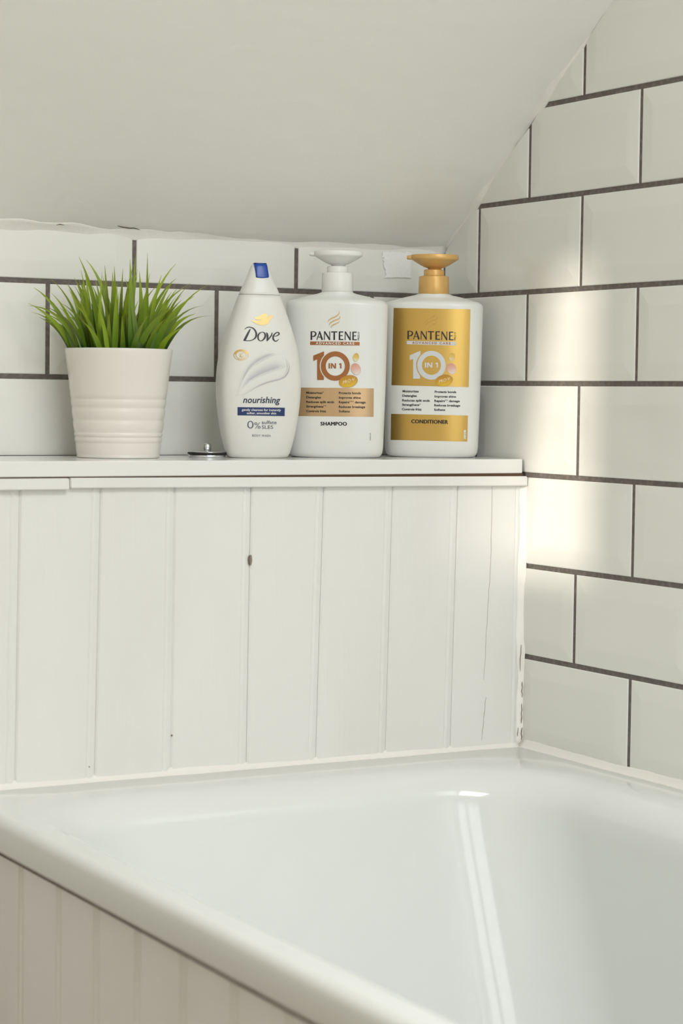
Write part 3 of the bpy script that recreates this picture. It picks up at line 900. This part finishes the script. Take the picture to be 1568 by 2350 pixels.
def conditioner_prints(b):
    px = lambda x, y: (890+x/7.127, 700+y/7.127)
    b.poly_grid('label_panel', (904, 706.7), (1080, 709.8), (1076, 888.3), (899, 884), M['gold'], 32, 12)['label'] = 'gold foil panel with wordmark and ten in one print'
    b.poly_grid('label_band', (898, 949.7), (1074, 953.7), (1072.8, 1013.3), (897, 1009.4), M['gold'], 32, 6)['label'] = 'gold foil band with the word conditioner'
    flame(b, lambda x, y: (890+(x+92)/7.127, 700+(y+10)/7.127), M['goldshade'], 0.9)
    b.shape('wordmark', wordmark(934.6, 1040.6, 759.2, 778.6, 761.4, 781.0), M['black'], 0.0004)
    b.text('PRO-V', 1046.7, 19.3, 781.0, 0, 4.5, M['black'], 0.015, rot=True)
    b.poly_grid('label_bar', (933.9, 782.4), (1046.5, 784.6), (1046.5, 792.9), (933.9, 790.0), M['silver'], 16, 2, 0.0003)
    b.text('ADVANCED CARE', 946.2, 1034.5, 788.8, 790.6, 4.9, M['copper'], 0.02, space=1.35, off=0.0005)
    ten(b, px, 717, 985, 233, 155, (362, 823, 537, 748, 903, 417, 880, 1205, 529), 250, M['silver'])
    in_one(b, 975.2, 1005.4, 843.6, 11.5, M['silver'])
    pearls(b, (1037.3, 819.3, 7, 9.2, 0.25), (1036.4, 846.2, 10.8, 13, -0.35), (1019.4, 873.3, 20.4, 13.2, -0.2))
    b.text('PRO·V', 1007.5, 1033, 879.5, 871.8, 6.8, M['cream'], 0.01, off=0.0009)
    L = [('Moisturises', 924.3, 961.3, 900), ('Detangles', 924, 956.7, 910.3), ('Reduces split ends', 923.7, 986.5, 921), ('Strengthens*', 923.3, 966.2, 931), ('Controls frizz', 923, 967.9, 941.3)]
    for t, l, r, v in L: b.text(t, l, r, v, v+(r-l)*0.012, 4.8, M['black'], 0.028)
    Rr = [('Protects bonds', 998, 1047.4, 901.4), ('Improves shine', 997.6, 1046.9, 912.0), ('Repairs** damage', 997.3, 1055.3, 922.2), ('Reduces breakage', 997, 1056.3, 932.3), ('Softens', 996.8, 1021.9, 942.5)]
    for t, l, r, v in Rr: b.text(t, l, r, v, v+(r-l)*0.012, 4.8, M['black'], 0.028)
    b.text('CONDITIONER', 944.7, 1028.2, 971.0, 972.6, 8.3, M['black'], 0.0, space=1.05, off=0.0005, heavy=0.6)
    b.poly_grid('code_sticker', (1065, 987), (1069.4, 987.2), (1069.2, 1007.7), (1064.8, 1007.4), M['white'], 2, 4, 0.0003)
    b.text('91178276', 1068.4, 15.5, 1006.2, 0, 2.0, M['black'], 0.0, rot=True, off=0.0005)

sham = pump_bottle('shampoo_bottle', 769.5, -0.092, 0.988, 0.988, 0,
                   'white pump bottle with copper ten in one print and tan band marked shampoo', M['pump'], shampoo_prints)
cond = pump_bottle('conditioner_bottle', 990.0, -0.092, 0.962, 0.977, 3.5,
                   'white bottle with gold pump and gold foil label marked conditioner', M['goldpump'], conditioner_prints)

# ---- body wash bottle
bw = Bottle('body_wash_bottle', 591.2, -0.100, math.radians(13), 'white teardrop body wash bottle with blue flip cap and navy band', 'bottle')
k = bw.mpp*0.988
Zv = lambda v: max(0.0, (1050-v)*k)
rows = []
for v, hw, e in ((1050, 62, 2.3), (1049, 66.5, 2.4), (1046, 70.5, 2.5), (1039, 75, 2.6), (1020, 80.5, 2.7), (997, 85.5, 3.0), (955, 92, 3.3), (914, 96, 3.5), (872, 96.8, 3.6), (830, 93.4, 3.6),
                 (788, 85.6, 3.5), (747, 73.6, 3.3), (705, 59, 3.1), (674, 47.8, 2.9), (655, 40, 2.5), (637, 32, 2.5), (622, 26, 2.5), (612, 22.2, 2.5), (606.5, 20, 2.4), (604, 17.5, 2.3), (603, 14, 2.2), (602.6, 8, 2.1)):
    dp = 0.60 if v > 900 else 0.60+0.12*min(1, (900-v)/300)
    rows.append((Zv(v), hw*k*1.0, hw*dp*k, e))
dense = []
for a, b_ in zip(rows, rows[1:]):
    for q in range(3):
        t = q/3; dense.append(tuple(a[i]+(b_[i]-a[i])*t for i in range(4)))
dense.append(rows[-1])
# smooth the outline
sm_ = catmull(rows, 3)
rows = [tuple(r) for r in sm_]
bw.set_profile(rows)
zs = Zv(674)
bw.body('body', M['bottle_b'], [r for r in rows if r[0] <= zs-0.0003]+[(zs-0.0003,)+tuple(bw.prof(zs-0.0003)), (zs-0.0002,)+tuple(q*0.985 if i < 2 else q for i, q in enumerate(bw.prof(zs)))])
capo = bw.body('cap', M['bottle_b'], [(zs+0.0001,)+tuple(q*0.985 if i < 2 else q for i, q in enumerate(bw.prof(zs))), (zs+0.0003,)+tuple(bw.prof(zs+0.0003))]+[r for r in rows if r[0] > zs+0.0004])
# blue flip tongue over the top of the cap
pts = []
nU, nV = 8, 12
ua = [(582.5, 604.5), (584, 610), (586, 620), (587.3, 630), (587.8, 636.3)]
ub = [(610, 604.5), (612, 609), (614, 620), (615.7, 630), (616.3, 636.6)]
La, Lb = catmull(ua, 3), catmull(ub, 3)
v, f = [], []
ztop = rows[-1][0]
back = []
for i in range(nU+1):
    t = i/nU
    p = bw.at(La[0][0]+(Lb[0][0]-La[0][0])*t, La[0][1], 0.0006)
    back.append((Vector((p.x, 0.004, ztop+0.0012)), Vector((p.x, -0.004, ztop+0.0012))))
rowsv = [[b_[0] for b_ in back], [b_[1] for b_ in back]]
for a, b_ in zip(La, Lb):
    r = []
    for i in range(nU+1):
        t = i/nU; bow = 1.2*math.sin(math.pi*t)*(1 if (a is La[-1]) else 0.4)
        r.append(bw.at(a[0]+(b_[0]-a[0])*t, a[1]+(b_[1]-a[1])*t+bow, 0.0010))
    rowsv.append(r)
cen = Vector((0, 0.0, Zv(650)))
inner = [[p+(cen-p).normalized()*0.0022 for p in r] for r in rowsv]
n1 = nU+1
v = [p for r in rowsv for p in r]+[p for r in inner for p in r]; base = len(rowsv)*n1; f = []
for j in range(len(rowsv)-1):
    for i in range(nU):
        p = j*n1+i; f.append((p, p+n1, p+n1+1, p+1)); f.append((base+p, base+p+1, base+p+n1+1, base+p+n1))
    p = j*n1; f.append((p, base+p, base+p+n1, p+n1)); p = j*n1+nU; f.append((p, p+n1, base+p+n1, base+p))
p0 = (len(rowsv)-1)*n1
for i in range(nU): f.append((p0+i, base+p0+i, base+p0+i+1, p0+i+1)); f.append((i, i+1, base+i+1, base+i))
fl = obj('flip_lid', mesh('flip_lid', v, f, True), M['blue'], capo); fl['label'] = 'blue flip lid on the white cap'
# thumb dent of the lid: raised lower lip
lip = stroke([(592, 632.5, 0.3), (597, 631.2, 1.0), (603, 630.8, 1.3), (608, 631.6, 1.0), (613, 633, 0.3)], 5)
o = bw.shape('lid_lip', [lip], M['blue'], 0.0014); o.parent = capo
# bird
q5 = lambda x, y: (520+x/9.0375, 590+y/9.0375)
def tri_fill(pts):
    bm = bmesh.new(); vs = [bm.verts.new((x, y, 0)) for x, y in pts]
    es = [bm.edges.new((vs[i], vs[(i+1) % len(vs)])) for i in range(len(vs))]
    bmesh.ops.triangle_fill(bm, edges=es, use_beauty=True)
    bm.verts.index_update(); r = ([(v.co.x, v.co.y) for v in bm.verts], [tuple(v.index for v in f.verts) for f in bm.faces]); bm.free(); return r
bird = [(565, 1265), (640, 1240), (700, 1215), (750, 1182), (800, 1172), (840, 1190), (857, 1222), (850, 1255), (838, 1276), (870, 1240), (900, 1215), (940, 1205), (972, 1222), (958, 1248), (935, 1268),
        (905, 1312), (870, 1365), (830, 1400), (770, 1418), (700, 1412), (620, 1385), (550, 1345), (497, 1310), (560, 1316), (640, 1320), (735, 1305), (660, 1299), (610, 1290)]
bw.shape('bird_emblem', [tri_fill([q5(*p) for p in bird])], M['goldbird'])
S5 = lambda st: stroke([(*q5(x, y), w/9.0375) for x, y, w in st])
dove = [S5([(500, 1492, 6), (478, 1520, 30), (430, 1615, 44), (385, 1705, 46), (368, 1732, 42)]),
        S5([(345, 1732, 6), (400, 1733, 14), (470, 1734, 14), (540, 1718, 18), (600, 1670, 32), (618, 1605, 38), (600, 1535, 32), (555, 1480, 24), (490, 1454, 18), (425, 1462, 18), (375, 1500, 8)]),
        S5([(728, 1560, 14), (680, 1585, 26), (654, 1640, 34), (662, 1705, 28), (705, 1740, 14), (760, 1715, 26), (800, 1655, 36), (795, 1590, 28), (760, 1560, 16), (728, 1560, 14)]),
        S5([(818, 1566, 6), (840, 1590, 34), (850, 1650, 42), (846, 1710, 34), (838, 1745, 14)]),
        S5([(838, 1745, 10), (890, 1680, 24), (935, 1615, 24), (945, 1565, 16)]),
        S5([(975, 1648, 8), (1040, 1635, 16), (1085, 1605, 26), (1085, 1575, 26), (1050, 1562, 20), (1005, 1590, 24), (970, 1640, 34), (970, 1700, 34), (1005, 1742, 22), (1050, 1735, 18), (1083, 1700, 8)])]
bw.shape('wordmark', dove, M['black'])
# round gold seal
q6 = lambda x, y: (520+x/9.8, 780+y/9.8)
E6 = lambda cx, cy, ro, ri, ry, a0, a1: (lambda r: ([q6(*p) for p in r[0]], r[1]))(ring2(cx, cy, ro, ri, 40, ry, a0, a1))
bw.shape('seal_emblem', [E6(328, 340, 168, 156, 0.74, 0, 360), E6(328, 340, 118, 108, 0.78, 0, 360), E6(328, 340, 160, 116, 0.75, 188, 352),
                         (lambda r: r)(stroke([(*q6(380, 285), 0.6), (*q6(340, 320), 1.2), (*q6(320, 365), 1.6), (*q6(335, 395), 1.6), (*q6(365, 385), 1.2), (*q6(360, 355), 0.8)], 4))] +
         [seg(*q6(300, 300), *q6(305, 390), 1.2, 2.0)] +
         [seg(*q6(328+138*math.cos(math.radians(a)), 340+104*math.sin(math.radians(a))-10), *q6(328+138*math.cos(math.radians(a)), 340+104*math.sin(math.radians(a))+14), 0.7) for a in (55, 64, 73, 82, 91, 100, 109, 118)], M['goldline'])
# printed swipe of cream
BASE = (0.765, 0.76, 0.72)
def soft(pts, cols, prof, n=8, off=0.0004):
    """soft shaded band: pts (x, y, width) in the swipe frame, prof = strengths across"""
    P = catmull(pts, n); pv, cl, pf = [], [], []; m = len(prof)
    for i, p in enumerate(P):
        a, b_ = P[max(0, i-1)], P[min(len(P)-1, i+1)]; dx, dy = b_[0]-a[0], b_[1]-a[1]; L = math.hypot(dx, dy) or 1
        nx, ny = -dy/L, dx/L; fade = min(1, 4*i/len(P), 4*(len(P)-1-i)/len(P))
        for j in range(m):
            o_ = (j/(m-1)-0.5)*p[2]; pv.append(q6(p[0]+nx*o_, p[1]+ny*o_)); cl.append(blend(BASE, cols, prof[j]*fade))
    for i in range(len(P)-1):
        for j in range(m-1): q = i*m+j; pf.append((q, q+m, q+m+1, q+1))
    o = bw.shape('cream_swipe', [(pv, pf)], M['print'], off); colour_attr(o, cl); return o
soft([(255, 1240, 30), (330, 1000, 60), (420, 760, 95), (540, 580, 120), (700, 450, 130), (880, 360, 120), (1020, 315, 80), (1110, 310, 30)], (0.46, 0.46, 0.465), (0, 0.25, 0.7, 0.95, 0.55, 0))
soft([(300, 1130, 30), (420, 940, 120), (560, 790, 210), (760, 660, 280), (980, 570, 300), (1180, 530, 250), (1330, 540, 120)], (0.47, 0.47, 0.50), (0, 0.05, 0.2, 0.45, 0.75, 1.0, 0), off=0.00045)
soft([(1345, 430, 20), (1392, 560, 50), (1380, 690, 60), (1310, 805, 60), (1190, 870, 55), (1020, 915, 50), (860, 965, 45), (700, 1035, 40), (530, 1130, 30), (340, 1255, 14)], (0.32, 0.27, 0.32), (0, 0.9, 0.55, 0.25, 0.1, 0), off=0.0005)
bw.text('nourishing', 557.8, 643.5, 924.4, 925.0, 14.2, M['navy'], 0.015, shear=0.22)
bw.poly_grid('label_band', (545.5, 934.2), (653.7, 935.7), (653.2, 954.8), (545.3, 953), M['navyband'], 20, 3, 0.0003)['label'] = 'navy band with white lettering'
bw.text('gently cleanses for instantly', 554.9, 644.7, 942.7, 943.5, 5.0, M['white'], 0.015, off=0.0006)
bw.text('softer, smoother skin', 566.4, 633.8, 950.2, 950.8, 5.0, M['white'], 0.015, off=0.0006)
bw.text('0', 567.7, 582.0, 983.2, 983.3, 17.6, M['slate'], -0.012)
bw.text('%', 584.0, 598.0, 983.3, 983.4, 14.0, M['slate'], -0.005)
bw.text('sulfate', 600.8, 634.8, 973.0, 973.2, 8.0, M['slate'], 0.0)
bw.text('SLES', 600.8, 627.0, 983.7, 983.9, 7.6, M['slate'], 0.0)
bw.text('BODY WASH', 579.2, 620.5, 1002.0, 1002.4, 5.0, M['slate'], -0.003, space=1.1)

# ------------------------------------------------------------------ bath plug
pb = Bottle('bath_plug', 475.3, -0.080, 0.0, 'chrome bath plug with black rubber ring lying upside down beside the plant pot', 'plug')
k = pb.mpp
for nm, pf_, mt in (('disc', [(41, 0), (42, 0.8), (42.2, 6.0), (41, 6.8)], M['chrome']),
                    ('rubber_seal', [(40, 6.6), (44.2, 7.2), (45.2, 9.2), (44.4, 11.6), (41, 12.0)], M['rubber']),
                    ('top_plate', [(43.5, 11.8), (44.0, 12.6), (42, 14.0), (30, 15.0), (9, 15.2)], M['chrome']),
                    ('knob', [(9.2, 14.6), (9.2, 26), (8.4, 29.5), (6.4, 31.8), (3.0, 33.2), (0.5, 33.6)], M['chrome'])):
    v, f = lathe([(r*k, z*k) for r, z in pf_], 48, c0=True, c1=True)
    obj(nm, mesh(nm, v, f, True), mt, pb.root)

# ------------------------------------------------------------------ pot of grass
pg = Bottle('potted_plant', 271.3, -0.078, 0.0, 'artificial green grass in a ribbed cream ceramic pot on the shelf', 'potted plant')
k = pg.mpp
RP = [(0, 1051), (90, 1051), (94, 1050), (95.3, 1047)]
def pot_r(v_): return 96.0+(1040-v_)*0.1085
for a, b_ in ((1047, 1017), (1016, 1004), (1003, 993), (992, 965), (964, 937), (936, 916)):   # ribs parted by creases
    n = 6
    for q in range(n+1):
        t = q/n; RP.append((pot_r(a+(b_-a)*t)+(1.7 if a != 1047 else 0.9)*math.sin(math.pi*min(1, max(0, t)))**0.6-1.2, a+(b_-a)*t))
RP += [(pot_r(914.5)-0.2, 914.5), (110.6, 905), (114, 875), (118.5, 840), (122.4, 812), (123.3, 805), (123.0, 803), (121.2, 802.3), (119.2, 803.4), (117.5, 812), (114, 840)]
v, f = lathe([(r*k, (1051-v_)*k) for r, v_ in RP], 72, c1=False)
obj('pot', mesh('pot', v, f, True), M['pot'], pg.root)
v, f = lathe([(115*k, (1051-832)*k), (60*k, (1051-826)*k), (1*k, (1051-824)*k)], 32, c1=True)
obj('soil', mesh('soil', v, f, True), M['soil'], pg.root)
ZT_P = (1051-826)*k
lr = random.Random(11)
def blade(base, tip, width, bend, up=0.62):
    """base, tip local points; leaf with a centre fold"""
    B = Vector(base); Tp = Vector(tip); d = Tp-B
    C = B+Vector((d.x*0.30, d.y*0.30, d.z*up+abs(d.x)*bend))
    n = 9; v, f, al = [], [], []
    side0 = Vector((1, lr.uniform(-0.9, 0.9), 0))
    for i in range(n+1):
        t = i/n
        p = B*(1-t)**2+C*2*t*(1-t)+Tp*t*t
        tg = ((C-B)*(1-t)+(Tp-C)*t).normalized()
        sd_ = (side0-tg*side0.dot(tg)).normalized(); nr = tg.cross(sd_)
        w = width*(0.55+0.45*math.sin(min(1, t/0.35)*math.pi/2))*(1-max(0, (t-0.15)/0.85)**1.15)*0.5
        w = max(w, 0.00012)
        v += [p-sd_*w, p+nr*w*0.35, p+sd_*w]; al += [t]*3
    for i in range(n):
        a = 3*i; f += [(a, a+1, a+4, a+3), (a+1, a+2, a+5, a+4)]
    me = mesh('blade', v, f, True)
    at = me.attributes.new('along', 'FLOAT', 'POINT'); at.data.foreach_set('value', al)
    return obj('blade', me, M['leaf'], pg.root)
q8 = lambda x, y: (60+x/3.733, 570+y/3.733)
def lp(x, y, dy):                             # pixel of the grass study -> local point at depth dy from the pot's axis
    u, v_ = q8(x, y); d = ray(u, v_); dl = Vector((d.dot(pg.X), d.dot(pg.B), d.z)); t = (dy-pg.o.y)/dl.y
    return pg.o+dl*t
GB = [((0, 490), (480, 870)), ((65, 335), (440, 850)), ((110, 590), (370, 880)), ((120, 487), (430, 880)), ((170, 600), (410, 880)), ((210, 260), (510, 870)), ((290, 505), (480, 880)), ((365, 345), (530, 880)),
      ((450, 70), (660, 880)), ((515, 97), (800, 870)), ((467, 180), (570, 870)), ((673, 145), (710, 880)), ((435, 290), (640, 880)), ((610, 480), (720, 880)), ((780, 290), (760, 880)), ((940, 50), (900, 880)),
      ((1040, 40), (1040, 880)), ((1285, 130), (960, 870)), ((1250, 295), (1030, 870)), ((1410, 300), (960, 880)), ((1565, 310), (1120, 870)), ((1520, 490), (1190, 885)), ((1440, 410), (1130, 880)), ((1380, 330), (1100, 880)),
      ((1245, 375), (1085, 880)), ((1160, 230), (1040, 870)), ((1130, 490), (1065, 880)), ((990, 330), (955, 880)), ((835, 440), (860, 880)), ((915, 140), (830, 870)), ((890, 90), (905, 870)), ((1450, 560), (1210, 885)),
      ((1340, 680), (1200, 885)), ((740, 205), (745, 870)), ((830, 170), (800, 870)), ((1060, 215), (980, 870)), ((560, 340), (590, 880)), ((510, 215), (560, 870)), ((650, 200), (620, 870)), ((970, 190), (1000, 870)),
      ((1400, 430), (1150, 880)), ((420, 480), (630, 880)), ((890, 460), (930, 880)), ((1300, 340), (1080, 870)), ((490, 260), (470, 870)), ((590, 260), (690, 880)), ((850, 260), (960, 870)), ((1215, 420), (1040, 870))]
for i, (t, b_) in enumerate(GB):
    dz = lr.uniform(-0.045, 0.015)
    tip = lp(t[0], t[1], dz*1.25); base = lp(b_[0], b_[1], dz); base.z = ZT_P-0.001
    r = math.hypot(base.x, base.y)
    if r > 0.047: base.x *= 0.047/r; base.y *= 0.047/r
    lean = abs(tip.x-base.x)
    blade(base, tip, lr.uniform(0.0058, 0.0092)*(0.7 if lean > 0.05 else 1.0), lr.uniform(0.15, 0.4))
for i in range(80):
    a = lr.uniform(0, 2*math.pi); r = 0.047*math.sqrt(lr.random())
    base = Vector((r*math.cos(a), r*math.sin(a), ZT_P-0.001))
    lean = r/0.047*lr.uniform(0.4, 1.3)+lr.uniform(-0.1, 0.15)
    L = lr.uniform(0.062, 0.105)*(1.08-0.3*min(1, r/0.047))
    an = min(1.1, max(0.02, lean*0.75)); aa = a+lr.uniform(-0.5, 0.5)
    tip = base+Vector((math.cos(aa)*math.sin(an), math.sin(aa)*math.sin(an), math.cos(an)))*L
    wy = pg.O+pg.X*tip.x+pg.B*tip.y
    if wy.y > -0.012: tip.y -= (wy.y+0.012)/max(0.3, pg.B.y)
    blade(base, tip, lr.uniform(0.005, 0.0088), lr.uniform(0.1, 0.35))
